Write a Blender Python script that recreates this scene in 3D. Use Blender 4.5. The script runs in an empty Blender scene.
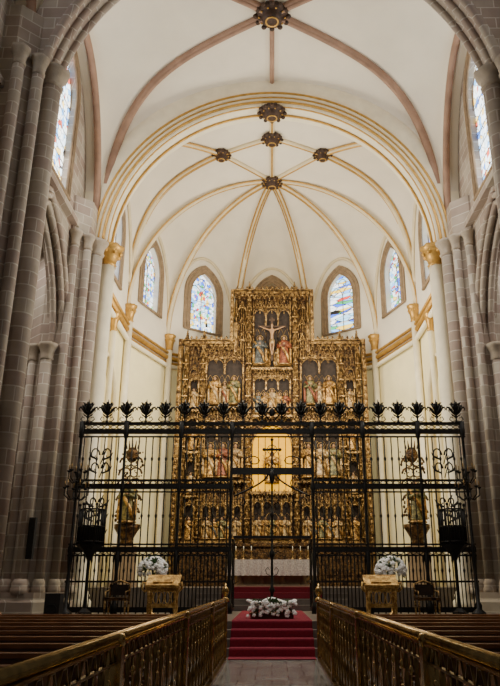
import bpy, math, random
from mathutils import Vector, Matrix
random.seed(7)
D=bpy.data; C=bpy.context
pi=math.pi; sin=math.sin; cos=math.cos; sqrt=math.sqrt

# ------------------------------------------------------------ mesh builder
class MB:
    def __init__(s): s.v=[]; s.f=[]; s.s=[]
    def add(s,vs,fs,sm=False):
        o=len(s.v); s.v+=[tuple(v) for v in vs]
        s.f+=[tuple(i+o for i in f) for f in fs]; s.s+=[sm]*len(fs)
    def box(s,x0,x1,y0,y1,z0,z1):
        s.add([(x0,y0,z0),(x1,y0,z0),(x1,y1,z0),(x0,y1,z0),(x0,y0,z1),(x1,y0,z1),(x1,y1,z1),(x0,y1,z1)],
              [(0,3,2,1),(4,5,6,7),(0,1,5,4),(1,2,6,5),(2,3,7,6),(3,0,4,7)])
    def obox(s,c,hx,hy,hz,rot=None):
        R=rot or Matrix.Identity(3); c=Vector(c)
        vs=[c+R@Vector((a*hx,b*hy,d*hz)) for d in(-1,1) for a,b in((-1,-1),(1,-1),(1,1),(-1,1))]
        s.add(vs,[(0,3,2,1),(4,5,6,7),(0,1,5,4),(1,2,6,5),(2,3,7,6),(3,0,4,7)])
    def lathe(s,c,prof,n=12,sm=True,ph=0,fl=0,fn=8,sy=1.0):
        vs=[];fs=[]
        for r,z in prof:
            for i in range(n):
                a=ph+2*pi*i/n; rr=r*(1+fl*cos(fn*a))
                vs.append((c[0]+rr*cos(a),c[1]+rr*sin(a)*sy,c[2]+z))
        m=len(prof)
        for j in range(m-1):
            for i in range(n):
                k=(i+1)%n
                fs.append((j*n+i,j*n+k,(j+1)*n+k,(j+1)*n+i))
        fs.append(tuple(reversed(range(n)))); fs.append(tuple(range((m-1)*n,m*n)))
        s.add(vs,fs,sm)
    def tube(s,pts,r,n=6,sm=True,closed=False):
        pts=[Vector(p) for p in pts]; m=len(pts)
        rs=r if isinstance(r,(list,tuple)) else [r]*m
        vs=[];fs=[]; up=None
        for i,p in enumerate(pts):
            if closed: t=pts[(i+1)%m]-pts[i-1]
            else: t=pts[min(i+1,m-1)]-pts[max(i-1,0)]
            if t.length<1e-9: t=Vector((0,0,1))
            t.normalize()
            if up is None:
                up=Vector((0,0,1)) if abs(t.z)<.9 else Vector((1,0,0))
            b=t.cross(up)
            if b.length<1e-6: b=t.cross(Vector((0.3,1,0.1)))
            b.normalize(); u=b.cross(t); up=u
            for k in range(n):
                a=2*pi*(k+.5)/n
                vs.append(p+(b*cos(a)+u*sin(a))*rs[i])
        for j in range(m if closed else m-1):
            for k in range(n):
                q=(k+1)%n; j2=(j+1)%m
                fs.append((j*n+k,j*n+q,j2*n+q,j2*n+k))
        if not closed:
            fs.append(tuple(reversed(range(n)))); fs.append(tuple(range((m-1)*n,m*n)))
        s.add(vs,fs,sm)
    def sph(s,c,r,sc=(1,1,1),n=10,m=6):
        vs=[(c[0],c[1],c[2]+r*sc[2])]
        for j in range(1,m):
            t=pi*j/m
            for i in range(n):
                a=2*pi*i/n
                vs.append((c[0]+r*sc[0]*sin(t)*cos(a),c[1]+r*sc[1]*sin(t)*sin(a),c[2]+r*sc[2]*cos(t)))
        vs.append((c[0],c[1],c[2]-r*sc[2])); fs=[]
        for i in range(n): fs.append((0,1+i,1+(i+1)%n))
        for j in range(m-2):
            for i in range(n):
                k=(i+1)%n; a=1+j*n
                fs.append((a+i,a+n+i,a+n+k,a+k))
        l=len(vs)-1; a=1+(m-2)*n
        for i in range(n): fs.append((l,a+(i+1)%n,a+i))
        s.add(vs,fs,True)
    def grid(s,rows,sm=True):
        n=len(rows[0]); vs=[p for r in rows for p in r]; fs=[]
        for j in range(len(rows)-1):
            for i in range(n-1):
                fs.append((j*n+i,j*n+i+1,(j+1)*n+i+1,(j+1)*n+i))
        s.add(vs,fs,sm)
    def quad(s,a,b,c,d): s.add([a,b,c,d],[(0,1,2,3)])
    def mesh(s,name):
        me=D.meshes.new(name); me.from_pydata(s.v,[],s.f); me.update()
        me.polygons.foreach_set('use_smooth',s.s); return me

def link(o): C.scene.collection.objects.link(o); return o
def obj(name,data,mat=None,parent=None,loc=(0,0,0),rot=0,scale=1,label=None,cat=None,kind=None,group=None):
    me=data.mesh(name) if isinstance(data,MB) else data
    o=D.objects.new(name,me)
    if mat is not None and me is not None and len(me.materials)==0: me.materials.append(mat)
    o.location=loc; o.rotation_euler=(0,0,rot); o.scale=(scale,)*3 if not isinstance(scale,tuple) else scale
    if parent: o.parent=parent
    if label: o["label"]=label
    if cat: o["category"]=cat
    if kind: o["kind"]=kind
    if group: o["group"]=group
    return link(o)
def empty(name,**k):
    o=obj(name,None,**k); o.empty_display_size=.3; return o
def copy_tree(src,kids,loc,rot=None,scale=None,label=None):
    o=src.copy(); o.location=loc
    if rot is not None: o.rotation_euler=(0,0,rot)
    if scale is not None: o.scale=(scale,)*3
    if label: o["label"]=label
    C.scene.collection.objects.link(o)
    for k in kids:
        c=k.copy(); c.parent=o; C.scene.collection.objects.link(c)
    return o

# ------------------------------------------------------------ materials
def nt(name):
    m=D.materials.new(name); m.use_nodes=True
    t=m.node_tree; b=t.nodes['Principled BSDF']; return m,t,t.nodes,t.links,b
def ramp(n,stops,interp='LINEAR'):
    r=n.new('ShaderNodeValToRGB'); r.color_ramp.interpolation=interp
    e=r.color_ramp.elements
    e[0].position=stops[0][0]; e[0].color=(*stops[0][1],1)
    e[1].position=stops[-1][0]; e[1].color=(*stops[-1][1],1)
    for p,c in stops[1:-1]:
        x=e.new(p); x.color=(*c,1)
    return r
def simple(name,col,rough=.6,metal=0,scale=4,var=.2,bump=0,bscale=None,emis=0,ecol=None):
    m,t,n,l,b=nt(name)
    g=n.new('ShaderNodeNewGeometry'); no=n.new('ShaderNodeTexNoise'); no.inputs['Scale'].default_value=scale; no.inputs['Detail'].default_value=4
    l.new(g.outputs['Position'],no.inputs['Vector'])
    r=ramp(n,[(.3,tuple(c*(1-var) for c in col)),(.7,tuple(min(1,c*(1+var)) for c in col))])
    l.new(no.outputs['Fac'],r.inputs['Fac']); l.new(r.outputs['Color'],b.inputs['Base Color'])
    b.inputs['Roughness'].default_value=rough; b.inputs['Metallic'].default_value=metal
    if bump:
        n2=n.new('ShaderNodeTexNoise'); n2.inputs['Scale'].default_value=bscale or scale*5
        l.new(g.outputs['Position'],n2.inputs['Vector'])
        bp=n.new('ShaderNodeBump'); bp.inputs['Strength'].default_value=bump; bp.inputs['Distance'].default_value=.05
        l.new(n2.outputs['Fac'],bp.inputs['Height']); l.new(bp.outputs['Normal'],b.inputs['Normal'])
    if emis:
        if ecol: b.inputs['Emission Color'].default_value=(*ecol,1)
        else: l.new(r.outputs['Color'],b.inputs['Emission Color'])
        b.inputs['Emission Strength'].default_value=emis
    return m
def brick(name,c1,c2,mort,w=.9,h=.42,rough=.8,ms=.016,metal=0,floor=False,bump=.15):
    m,t,n,l,b=nt(name)
    g=n.new('ShaderNodeNewGeometry'); sp=n.new('ShaderNodeSeparateXYZ'); l.new(g.outputs['Position'],sp.inputs[0])
    cb=n.new('ShaderNodeCombineXYZ')
    if floor:
        l.new(sp.outputs[0],cb.inputs[0]); l.new(sp.outputs[1],cb.inputs[1])
    else:
        ad=n.new('ShaderNodeMath'); ad.operation='ADD'; l.new(sp.outputs[0],ad.inputs[0]); l.new(sp.outputs[1],ad.inputs[1])
        l.new(ad.outputs[0],cb.inputs[0]); l.new(sp.outputs[2],cb.inputs[1])
    br=n.new('ShaderNodeTexBrick'); l.new(cb.outputs[0],br.inputs['Vector'])
    br.inputs['Color1'].default_value=(*c1,1); br.inputs['Color2'].default_value=(*c2,1); br.inputs['Mortar'].default_value=(*mort,1)
    br.inputs['Scale'].default_value=1; br.inputs['Brick Width'].default_value=w; br.inputs['Row Height'].default_value=h
    br.inputs['Mortar Size'].default_value=ms
    no=n.new('ShaderNodeTexNoise'); no.inputs['Scale'].default_value=1.3; no.inputs['Detail'].default_value=6
    l.new(g.outputs['Position'],no.inputs['Vector'])
    r=ramp(n,[(.3,(.72,.70,.67)),(.7,(1.0,.99,.97))]); l.new(no.outputs['Fac'],r.inputs['Fac'])
    mx=n.new('ShaderNodeMix'); mx.data_type='RGBA'; mx.blend_type='MULTIPLY'; mx.inputs[0].default_value=1
    l.new(br.outputs['Color'],mx.inputs[6]); l.new(r.outputs['Color'],mx.inputs[7]); l.new(mx.outputs[2],b.inputs['Base Color'])
    b.inputs['Roughness'].default_value=rough; b.inputs['Metallic'].default_value=metal
    bp=n.new('ShaderNodeBump'); bp.inputs['Strength'].default_value=bump; bp.inputs['Distance'].default_value=.02; bp.invert=True
    l.new(br.outputs['Fac'],bp.inputs['Height']); l.new(bp.outputs['Normal'],b.inputs['Normal'])
    return m
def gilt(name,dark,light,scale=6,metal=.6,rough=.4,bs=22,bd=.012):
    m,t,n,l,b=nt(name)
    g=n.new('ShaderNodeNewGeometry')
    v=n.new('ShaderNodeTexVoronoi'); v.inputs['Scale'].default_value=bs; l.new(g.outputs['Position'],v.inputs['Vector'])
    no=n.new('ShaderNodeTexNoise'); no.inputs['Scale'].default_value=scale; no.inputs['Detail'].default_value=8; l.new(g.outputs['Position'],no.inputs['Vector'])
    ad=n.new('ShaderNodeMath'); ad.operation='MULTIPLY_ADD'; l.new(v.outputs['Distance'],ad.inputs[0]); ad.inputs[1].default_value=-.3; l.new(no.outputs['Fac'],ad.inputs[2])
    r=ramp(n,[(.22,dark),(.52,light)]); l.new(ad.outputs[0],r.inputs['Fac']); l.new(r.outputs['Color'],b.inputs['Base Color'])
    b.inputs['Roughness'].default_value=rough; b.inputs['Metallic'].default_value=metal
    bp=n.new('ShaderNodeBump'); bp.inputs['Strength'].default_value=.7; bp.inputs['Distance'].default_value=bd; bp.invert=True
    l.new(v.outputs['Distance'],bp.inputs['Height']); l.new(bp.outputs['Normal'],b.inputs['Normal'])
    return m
def stained(name,strength,sc,seed,stops):
    m,t,n,l,b=nt(name)
    g=n.new('ShaderNodeNewGeometry'); sp=n.new('ShaderNodeSeparateXYZ'); l.new(g.outputs['Position'],sp.inputs[0])
    ad=n.new('ShaderNodeMath'); ad.operation='ADD'; l.new(sp.outputs[0],ad.inputs[0]); l.new(sp.outputs[1],ad.inputs[1])
    cb=n.new('ShaderNodeCombineXYZ'); l.new(ad.outputs[0],cb.inputs[0]); l.new(sp.outputs[2],cb.inputs[1]); cb.inputs[2].default_value=seed
    v=n.new('ShaderNodeTexVoronoi'); v.inputs['Scale'].default_value=sc; l.new(cb.outputs[0],v.inputs['Vector'])
    s2=n.new('ShaderNodeSeparateColor'); l.new(v.outputs['Color'],s2.inputs[0])
    r=ramp(n,stops,'CONSTANT')
    l.new(s2.outputs[0],r.inputs['Fac'])
    e=n.new('ShaderNodeTexVoronoi'); e.feature='DISTANCE_TO_EDGE'; e.inputs['Scale'].default_value=sc; l.new(cb.outputs[0],e.inputs['Vector'])
    gt=n.new('ShaderNodeMath'); gt.operation='GREATER_THAN'; gt.inputs[1].default_value=.035; l.new(e.outputs['Distance'],gt.inputs[0])
    ml=n.new('ShaderNodeMath'); ml.operation='MULTIPLY'; ml.inputs[1].default_value=strength; l.new(gt.outputs[0],ml.inputs[0])
    l.new(r.outputs['Color'],b.inputs['Emission Color']); l.new(ml.outputs[0],b.inputs['Emission Strength'])
    b.inputs['Base Color'].default_value=(.05,.05,.06,1); b.inputs['Roughness'].default_value=.2
    return m

STONE=brick('grey_pink_ashlar',(.45,.40,.335),(.34,.262,.225),(.60,.55,.48),w=.8,h=.38)
STONE2=brick('aisle_ashlar',(.42,.37,.30),(.34,.28,.235),(.55,.50,.43),w=.8,h=.38)
SURR=simple('brown_stone_surround',(.28,.20,.125),.8,var=.2,bump=.2)
CAPS=simple('stone_capital',(.38,.32,.25),.8,var=.15,bump=.2)
VAULT=simple('cream_vault_plaster',(.80,.74,.615),.85,scale=.8,var=.05)
CREAM=simple('cream_painted_wall',(.90,.81,.50),.7,scale=1.2,var=.06)
CREAMC=simple('cream_column_paint',(.84,.77,.58),.5,scale=2,var=.08)
NRIB=simple('pink_rib_stone',(.34,.21,.145),.8,scale=2,var=.2)
CRIB=simple('cream_rib',(.70,.60,.40),.6,scale=2,var=.1)
GOLDL=simple('gold_leaf_line',(.52,.30,.07),.4,.5,scale=5,var=.2)
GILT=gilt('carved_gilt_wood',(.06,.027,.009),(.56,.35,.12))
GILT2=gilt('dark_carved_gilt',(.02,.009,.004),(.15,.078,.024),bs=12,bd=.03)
GILT3=gilt('bright_gilt',(.30,.16,.04),(.8,.53,.18),bs=25)
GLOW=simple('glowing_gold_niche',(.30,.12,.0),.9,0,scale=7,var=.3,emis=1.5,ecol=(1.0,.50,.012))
NICHE=simple('niche_dark_wood',(.018,.009,.004),.8,scale=6,var=.5)  # very dark brown wood colour for niche grounds and chair backs
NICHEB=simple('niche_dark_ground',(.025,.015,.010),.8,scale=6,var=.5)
IRON=simple('black_wrought_iron',(.008,.007,.006),.5,.4,scale=8,var=.3)
BRASS=simple('polished_brass',(.50,.33,.13),.2,.95,scale=12,var=.35)
BRASSD=simple('dark_brass',(.24,.15,.055),.28,.9,scale=12,var=.4)
WOOD=simple('pew_wood',(.13,.058,.028),.38,scale=3,var=.35)
WOODL=simple('pew_top_wood',(.30,.135,.06),.26,scale=3,var=.25)
RED=simple('red_carpet',(.19,.004,.022),.95,scale=20,var=.2,bump=.3,bscale=200)
REDD=simple('dark_red_carpet',(.14,.004,.014),.95,scale=20,var=.2)
FLOOR=brick('stone_floor_tiles',(.40,.39,.37),(.32,.31,.295),(.12,.12,.115),w=.6,h=.6,rough=.12,ms=.012,floor=True,bump=.05)
STEP=simple('step_stone',(.12,.10,.085),.5,scale=3,var=.2)
LACE=simple('altar_lace',(.42,.39,.35),.9,scale=30,var=.4)
WHITE=simple('white_petal',(.97,.97,.93),.6,scale=20,var=.04)
LEAF=simple('green_leaf',(.05,.12,.035),.6,scale=10,var=.4)
SKIN=simple('painted_flesh',(.32,.18,.09),.5,scale=9,var=.12)
ROBES=[gilt('robe_gold',(.14,.065,.015),(.62,.38,.12),bs=18),gilt('robe_red',(.08,.018,.008),(.28,.085,.035),bs=18,metal=.3),
       gilt('robe_blue',(.035,.035,.035),(.13,.14,.13),bs=18,metal=.3),gilt('robe_ivory',(.18,.11,.045),(.56,.40,.20),bs=18,metal=.3),gilt('robe_green',(.04,.04,.015),(.25,.21,.08),bs=18,metal=.3)]
HAIR=simple('carved_hair',(.05,.025,.012),.7)
BLACK=simple('black_speaker',(.012,.012,.013),.6)
G1=[(0,(.22,.5,1)),(.15,(.85,.95,1)),(.40,(.04,.15,.85)),(.50,(1,1,.95)),(.68,(1,.65,.08)),(.75,(.4,.75,1)),(.87,(.7,.05,.03)),(.91,(.05,.45,.15)),(.96,(.9,.95,1))]
G2=[(0,(.75,.9,1)),(.35,(1,1,.88)),(.60,(.15,.45,.9)),(.68,(1,.68,.15)),(.76,(.9,.97,1)),(.90,(.05,.2,.7)),(.95,(.7,.1,.05))]
GLASS=[stained('stained_glass_blue',3.4,5.5,0,G1),stained('stained_glass_mixed',3.4,6,3.1,G1),stained('stained_glass_pale',5,4.2,6.2,G2)]
WAX=simple('candle_wax',(.85,.8,.65),.5)
PEWTER=simple('dark_boss',(.05,.025,.014),.6,.2,scale=8,var=.5)

# ------------------------------------------------------------ helpers
ZS=14.0
def ptop(x,w,h):
    R=(w*w+h*h)/(2*w); return sqrt(max(0,R*R-(abs(x)+R-w)**2))
def outline(w,z0,zsp,zap,n=10):
    pts=[(-w,z0)]
    xs=[-w*cos(pi/2*i/n) for i in range(n+1)]
    l=[(x,zsp+ptop(x,w,zap-zsp)) for x in xs]
    pts+=l+[(-x,z) for x,z in reversed(l[:-1])]+[(w,z0)]
    return pts
def frame(O,d,nn):
    return lambda u,z,o=0:(O[0]+d[0]*u+nn[0]*o,O[1]+d[1]*u+nn[1]*o,z)
def wallmesh(mb,P,L,z0,z1,ops,th):
    us={0,L}
    for c,w,sl,sp,ap in ops:
        for i in range(21): us.add(round(c-w*cos(pi*i/20),5))
    us=sorted(us)
    for a,b in zip(us,us[1:]):
        m=(a+b)/2; hit=sorted([o for o in ops if abs(m-o[0])<o[1]],key=lambda o:o[2])
        za=zb=z0
        for c,w,sl,sp,ap in hit:
            if sl>z0: mb.quad(P(a,za),P(b,zb),P(b,sl),P(a,sl)); mb.quad(P(a,sl),P(b,sl),P(b,sl,-th),P(a,sl,-th))
            za=sp+ptop(a-c,w,ap-sp); zb=sp+ptop(b-c,w,ap-sp)
            mb.quad(P(a,za),P(b,zb),P(b,zb,-th),P(a,za,-th))
        mb.quad(P(a,za),P(b,zb),P(b,z1),P(a,z1))
    for c,w,sl,sp,ap in ops:
        for x in(c-w,c+w): mb.quad(P(x,sl),P(x,sp),P(x,sp,-th),P(x,sl,-th))
def band(mb,P,inn,out,o0,o1):
    for (a,b),(c,d) in zip(zip(inn,inn[1:]),zip(out,out[1:])):
        mb.quad(P(a[0],a[1],o1),P(b[0],b[1],o1),P(d[0],d[1],o1),P(c[0],c[1],o1))
        mb.quad(P(a[0],a[1],o0),P(b[0],b[1],o0),P(b[0],b[1],o1),P(a[0],a[1],o1))
        mb.quad(P(c[0],c[1],o0),P(d[0],d[1],o0),P(d[0],d[1],o1),P(c[0],c[1],o1))
wincount=[0]
def make_window(P,c,w,sl,sp,ap,depth,gi,surround=0.5,blind=False,smat=None):
    wincount[0]+=1
    Q=lambda u,z,o=0:P(c+u,z,o)
    e=empty('window_%d'%wincount[0],kind='structure',label='pointed gothic window with stained glass' if not blind else 'blind pointed stone window recess')
    g=MB(); ol=outline(w,sl,sp,ap,10)
    k=len(ol)//2
    for i in range(k):
        a,b=ol[i],ol[i+1]; a2,b2=ol[-1-i],ol[-2-i]
        g.quad(Q(a[0],a[1],-depth),Q(a2[0],a2[1],-depth),Q(b2[0],b2[1],-depth),Q(b[0],b[1],-depth))
    obj('glass',g,SURR if blind else GLASS[gi%3],e)
    if not blind:
        t=MB()
        t.tube([Q(0,sl,-depth+.04),Q(0,sp+.2,-depth+.04)],.025)
        for s in(-1,1):
            o2=outline(w/2,sp-.2,sp,sp+w*.75,6)
            t.tube([Q(s*w/2+x,z,-depth+.04) for x,z in o2],.024)
        r=w*.3; t.tube([Q(r*cos(q*pi/6),sp+(ap-sp)*.62+r*sin(q*pi/6),-depth+.04) for q in range(12)],.022,closed=True)
        z=sl+.6
        while z<sp: t.tube([Q(-w,z,-depth+.03),Q(w,z,-depth+.03)],.014,4); z+=.6
        obj('tracery',t,SURR,e)
    s=MB()
    w2=w+surround
    inn=outline(w,sl-.1,sp,ap,10); out=outline(w2,sl-.1,sp,ap+surround*1.25,10)
    band(s,Q,inn,out,0,.06)
    s.tube([Q(x,z,.06) for x,z in out],.06,6); s.tube([Q(x,z,.05) for x,z in inn],.045,6)
    mid=outline(w+surround*.5,sl-.1,sp,ap+surround*.6,10); s.tube([Q(x,z,.07) for x,z in mid],.04,6)
    s.tube([Q(-w2,sl-.1,.08),Q(w2,sl-.1,.08)],.07,6)
    obj('stone_surround',s,smat or SURR,e)
    return e

# ------------------------------------------------------------ SHELL
f=MB(); f.box(-12.5,12.5,-4,38,-.3,0); obj('floor',f,FLOOR,kind='structure',label='polished grey stone tiled nave floor')
f=MB(); f.box(-7.4,7.4,18.25,25.3,0,.72); f.box(-6.9,6.9,25.3,36,0,1.45)
obj('floor',f,STEP,kind='structure',label='raised stone chancel platform')

zc=lambda x,y,y0,y1,H,a,W:ZS+H*(1-(1-sqrt(max(0,1-(x/W)**2)))*(1-a*sqrt(max(0,1-((y-(y0+y1)/2)/((y1-y0)/2))**2))))
W=6.9; NA=.9
def bay_vault(y0,y1,H,a,xo,mat,lab):
    mb=MB(); rows=[]
    ph=[-pi/2+pi*i/48 for i in range(49)]
    xs=([-xo] if xo>W else [])+[W*sin(p) for p in ph]+([xo] if xo>W else [])
    for j in range(33):
        y=(y0+y1)/2-(y1-y0)/2*cos(pi*j/32)
        rows.append([(x,y,zc(max(-W,min(W,x)),y,y0,y1,H,a,W)) for x in xs])
    mb.grid(rows); obj('ceiling',mb,mat,kind='structure',label=lab)
bay_vault(16,24,7.9,NA,7.5,VAULT,'cream plaster ribbed nave vault')
bay_vault(8,16,7.9,NA,7.5,VAULT,'cream plaster ribbed nave vault')
bay_vault(24,30,7,.74,6.9,VAULT,'cream star vault over the chancel')
VV=[(W*cos(i*pi/5),30+W*sin(i*pi/5)) for i in range(6)]
mb=MB()
for i in range(5):
    A=VV[i];B=VV[i+1]; rows=[]
    for j in range(15):
        p=pi/2*j/14; w=1-cos(p); r=sqrt(max(0,1-(1-w)**2)); row=[]
        for k in range(17):
            u=.5-.5*cos(pi*k/16); fu=sqrt(max(0,1-(2*u-1)**2))
            x=(A[0]+(B[0]-A[0])*u)*(1-w); y=(A[1]+(B[1]-A[1])*u)*(1-w)+30*w
            row.append((x,y,ZS+7*(1-(1-r)*(1-.74*fu))))
        rows.append(row)
    mb.grid(rows)
obj('ceiling',mb,VAULT,kind='structure',label='cream radiating apse vault')

trimc=[0]
def trim(mb,mat,lab):
    trimc[0]+=1; return obj('trim_%d'%trimc[0],mb,mat,kind='structure',label=lab)
def drape(p0,p1,fn,first=True,n=28):
    pts=[]
    for i in range(n+1):
        t=i/n
        if first: t=1-cos(pi/2*t)
        x=p0[0]+(p1[0]-p0[0])*t; y=p0[1]+(p1[1]-p0[1])*t
        pts.append(Vector((x,y,fn(x,y)-.06)))
    return pts
for y0,y1 in((16,24),(8,16)):
    fn=lambda x,y,y0=y0,y1=y1:zc(x,y,y0,y1,7.9,NA,W)
    mb=MB(); ym=(y0+y1)/2
    for sx in(-1,1):
        for yy in(y0,y1):
            p=drape((sx*W,yy),(0,ym),fn); mb.tube(p,.17,8); mb.tube([q-Vector((0,0,.14)) for q in p],.09,6)
    mb.tube([(0,y0+(y1-y0)*i/10,fn(0,y0+(y1-y0)*i/10)-.06) for i in range(11)],.10,8)
    trim(mb,NRIB,'pinkish stone vault ribs')
    mb=MB()
    for sx in(-1,1):
        mb.tube([(sx*7.0,ym-(y1-y0)/2*cos(pi*i/30)*.97,ZS+7.9*NA*sin(pi*i/30)-.05) for i in range(31)],.14,8)
    trim(mb,NRIB,'stone wall arch moulding')
def ell_band(y0,y1,rx0,rz0,rx1,rz1,n=48):
    mb=MB(); P=frame((0,y1),(1,0),(0,-1))
    inn=[(-rx0*cos(pi*i/n),ZS+rz0*sin(pi*i/n)) for i in range(n+1)]
    out=[(-rx1*cos(pi*i/n),ZS+rz1*sin(pi*i/n)) for i in range(n+1)]
    band(mb,P,inn,out,0,y1-y0); return mb,inn,out
mb,i_,o_=ell_band(15.5,16.5,6.6,7.3,7.5,8.4)
for k in(15.5,16,16.5): mb.tube([(x,k,z) for x,z in i_],.14,6)
trim(mb,STONE,'heavy stone transverse arch across nave')
mb,i_,o_=ell_band(23.75,24.7,6.45,6.6,7.8,8.6)
trim(mb,CREAMC,'cream chancel arch')
mb=MB()
for (rx,rz,y,r) in((6.45,6.6,23.8,.045),(6.62,6.8,23.74,.06),(6.80,7.0,23.72,.04),(7.0,7.22,23.7,.06),(6.4,6.55,24.3,.05)):
    mb.tube([(-rx*cos(pi*i/48),y,ZS+rz*sin(pi*i/48)) for i in range(49)],r,8)
trim(mb,GOLDL,'gilded mouldings of the chancel arch')
mb=MB()
for (rx,rz,y,r) in((6.53,6.7,23.78,.06),(6.72,6.9,23.74,.07),(6.9,7.11,23.72,.07)):
    mb.tube([(-rx*cos(pi*i/48),y,ZS+rz*sin(pi*i/48)) for i in range(49)],r,8)
trim(mb,CRIB,'cream roll mouldings of the chancel arch')
fc=lambda x,y:zc(x,y,24,30,7,.74,W)
paths=[]
for s in(-1,1):
    B=(s*2.4,27.5)
    paths.append(drape((s*W,24.3),B,fc)); paths.append(drape(B,(0,30),fc,False,8))
    paths.append(drape((s*W,29.9),B,fc)); paths.append(drape(B,(0,26.4),fc,False,8))
paths.append([Vector((0,24+6*i/10,20.95)) for i in range(11)])
for v in VV:
    paths.append([Vector((v[0]*cos(p),30+(v[1]-30)*cos(p),ZS+7*sin(p)-.06)) for p in [pi/2*i/24 for i in range(25)]])
mb=MB();mg=MB()
for p in paths:
    mb.tube(p,.12,8); mg.tube([q-Vector((0,0,.10)) for q in p],.05,6)
    if len(p)>12:
        d=(p[-1]-p[0]); d.z=0; d.normalize(); sd=Vector((-d.y,d.x,0))
        for s in(-1,1): mg.tube([q+sd*.15*s-Vector((0,0,.02)) for q in p],.035,5)
trim(mb,CRIB,'cream ribs of the star vault'); trim(mg,GOLDL,'gilded edges of the vault ribs')
mb=MB()
segs=[((s*W,24),(s*W,30)) for s in(-1,1)]+[(VV[i],VV[i+1]) for i in range(5)]
for A,B in segs:
    mb.tube([((A[0]+(B[0]-A[0])*u)*.99,(A[1]+(B[1]-A[1])*u-30)*.99+30,ZS+7*.74*sqrt(max(0,1-(2*u-1)**2))-.03) for u in [.5-.5*cos(pi*k/24) for k in range(25)]],.08,6)
trim(mb,CRIB,'cream wall arch mouldings')
def boss(x,y,z,r,lab):
    mb=MB(); e=empty('vault_boss',loc=(x,y,z),label=lab,cat='vault boss',group='carved vault bosses')
    mb.lathe((0,0,0),[(r*.5,.12),(r*.95,.05),(r,-.02),(r*.85,-.1),(r*.6,-.14),(r*.62,-.26),(r*.3,-.36),(.02,-.38)],20,fl=.06,fn=10)
    for i in range(12):
        a=2*pi*i/12; mb.sph((r*1.0*cos(a),r*1.0*sin(a),-.08),r*.17,(1,1,.8),8,5)
    obj('carved_disc',mb,PEWTER,e)
    m2=MB()
    for i in range(10):
        a=2*pi*i/10; m2.sph((r*.78*cos(a),r*.78*sin(a),-.15),r*.07,(1,1,.8),6,4)
    m2.lathe((0,0,0),[(r*.4,-.33),(r*.42,-.36),(r*.36,-.38),(r*.3,-.34)],16)
    obj('gilded_studs',m2,GOLDL,e)
boss(0,24.0,20.5,.55,'large dark carved boss with gilded studs on chancel arch crown')
boss(0,26.4,20.9,.46,'dark carved boss with gilded studs')
for s in(-1,1): boss(s*2.4,27.5,fc(2.4,27.5)-.05,.42,'small dark carved boss at rib crossing')
boss(0,30,20.9,.50,'dark carved boss where apse ribs meet')
boss(0,20,21.75,.62,'large dark carved boss of nave vault')

for s,nm in((-1,'left'),(1,'right')):
    for y0 in(8,16):
        P=frame((s*7.5,y0),(0,1),(-s,0))
        ops=[(3.9,2.75,0,9.3,13.6),(3.9,1.5,14.9,18.7,20.5)]
        mb=MB(); wallmesh(mb,P,8,0,23,ops,.5)
        obj('wall_%s'%nm,mb,STONE,kind='structure',label='banded grey and pink stone nave wall with arcade arch')
        make_window(P,3.9,1.5,14.9,18.7,20.5,.2,2,surround=.3)
        mb=MB()
        for k,(dw,o) in enumerate(((0,.0),(.22,.1),(.45,.02),(-.12,-.25))):
            mb.tube([P(3.9+x,z,o) for x,z in outline(2.75+dw,9.3,9.3,13.6+dw*1.2,14)],.11,8)
        mb.box(*(sorted((s*7.5,s*7.25))),y0,y0+8,14.2,14.45)
        trim(mb,STONE,'stone arcade arch mouldings and string course')
    mb=MB(); P=frame((s*11.8,8),(0,1),(-s,0)); wallmesh(mb,P,17,0,14.5,[],.3)
    obj('wall_%s'%nm,mb,STONE2,kind='structure',label='side aisle outer stone wall')
    mb=MB(); P=frame((s*7.4,24.6),(s,0),(0,-1)); wallmesh(mb,P,4.4,0,14.5,[],.3)
    obj('wall_%s'%nm,mb,STONE2,kind='structure',label='side aisle end stone wall')
    mb=MB(); P=frame((s*9.7,24.6),(1,0),(0,-1))
    for w_ in(1.5,1.25,1.0):
        mb.tube([P(x,z,.1) for x,z in outline(w_,0,8.8,11.2+w_*.3,12)],.14,8)
    trim(mb,STONE,'stone blind arch mouldings in aisle')
    mb=MB(); mb.box(*sorted((s*7.5,s*11.8)),8,24.6,14.4,14.6)
    obj('ceiling',mb,STONE2,kind='structure',label='side aisle ceiling')
    P=frame((s*W,24),(0,1),(-s,0)); mb=MB()
    wallmesh(mb,P,6,0,12.4,[(3,1.7,4.5,8.6,10.6)],.25)
    mb.quad(P(1.2,4.4,-.24),P(4.8,4.4,-.24),P(4.8,10.8,-.24),P(1.2,10.8,-.24))
    obj('wall_%s'%nm,mb,CREAM,kind='structure',label='cream painted chancel wall with blind arch')
    mb=MB(); wallmesh(mb,P,6,12.4,21,[(3,.8,14.2,16.4,17.9)],.4)
    obj('wall_%s'%nm,mb,VAULT,kind='structure',label='upper cream chancel wall with window')
    make_window(P,3,.8,14.2,16.4,17.9,.3,1,surround=.36)
    mb=MB(); mb.tube([P(3+x,z,.03) for x,z in outline(1.7,4.5,8.6,10.6,12)],.10,8)
    trim(mb,CRIB,'cream blind arch moulding')
apw=[(0,'right'),(1,'right'),(2,'back'),(3,'left'),(4,'left')]
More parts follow.
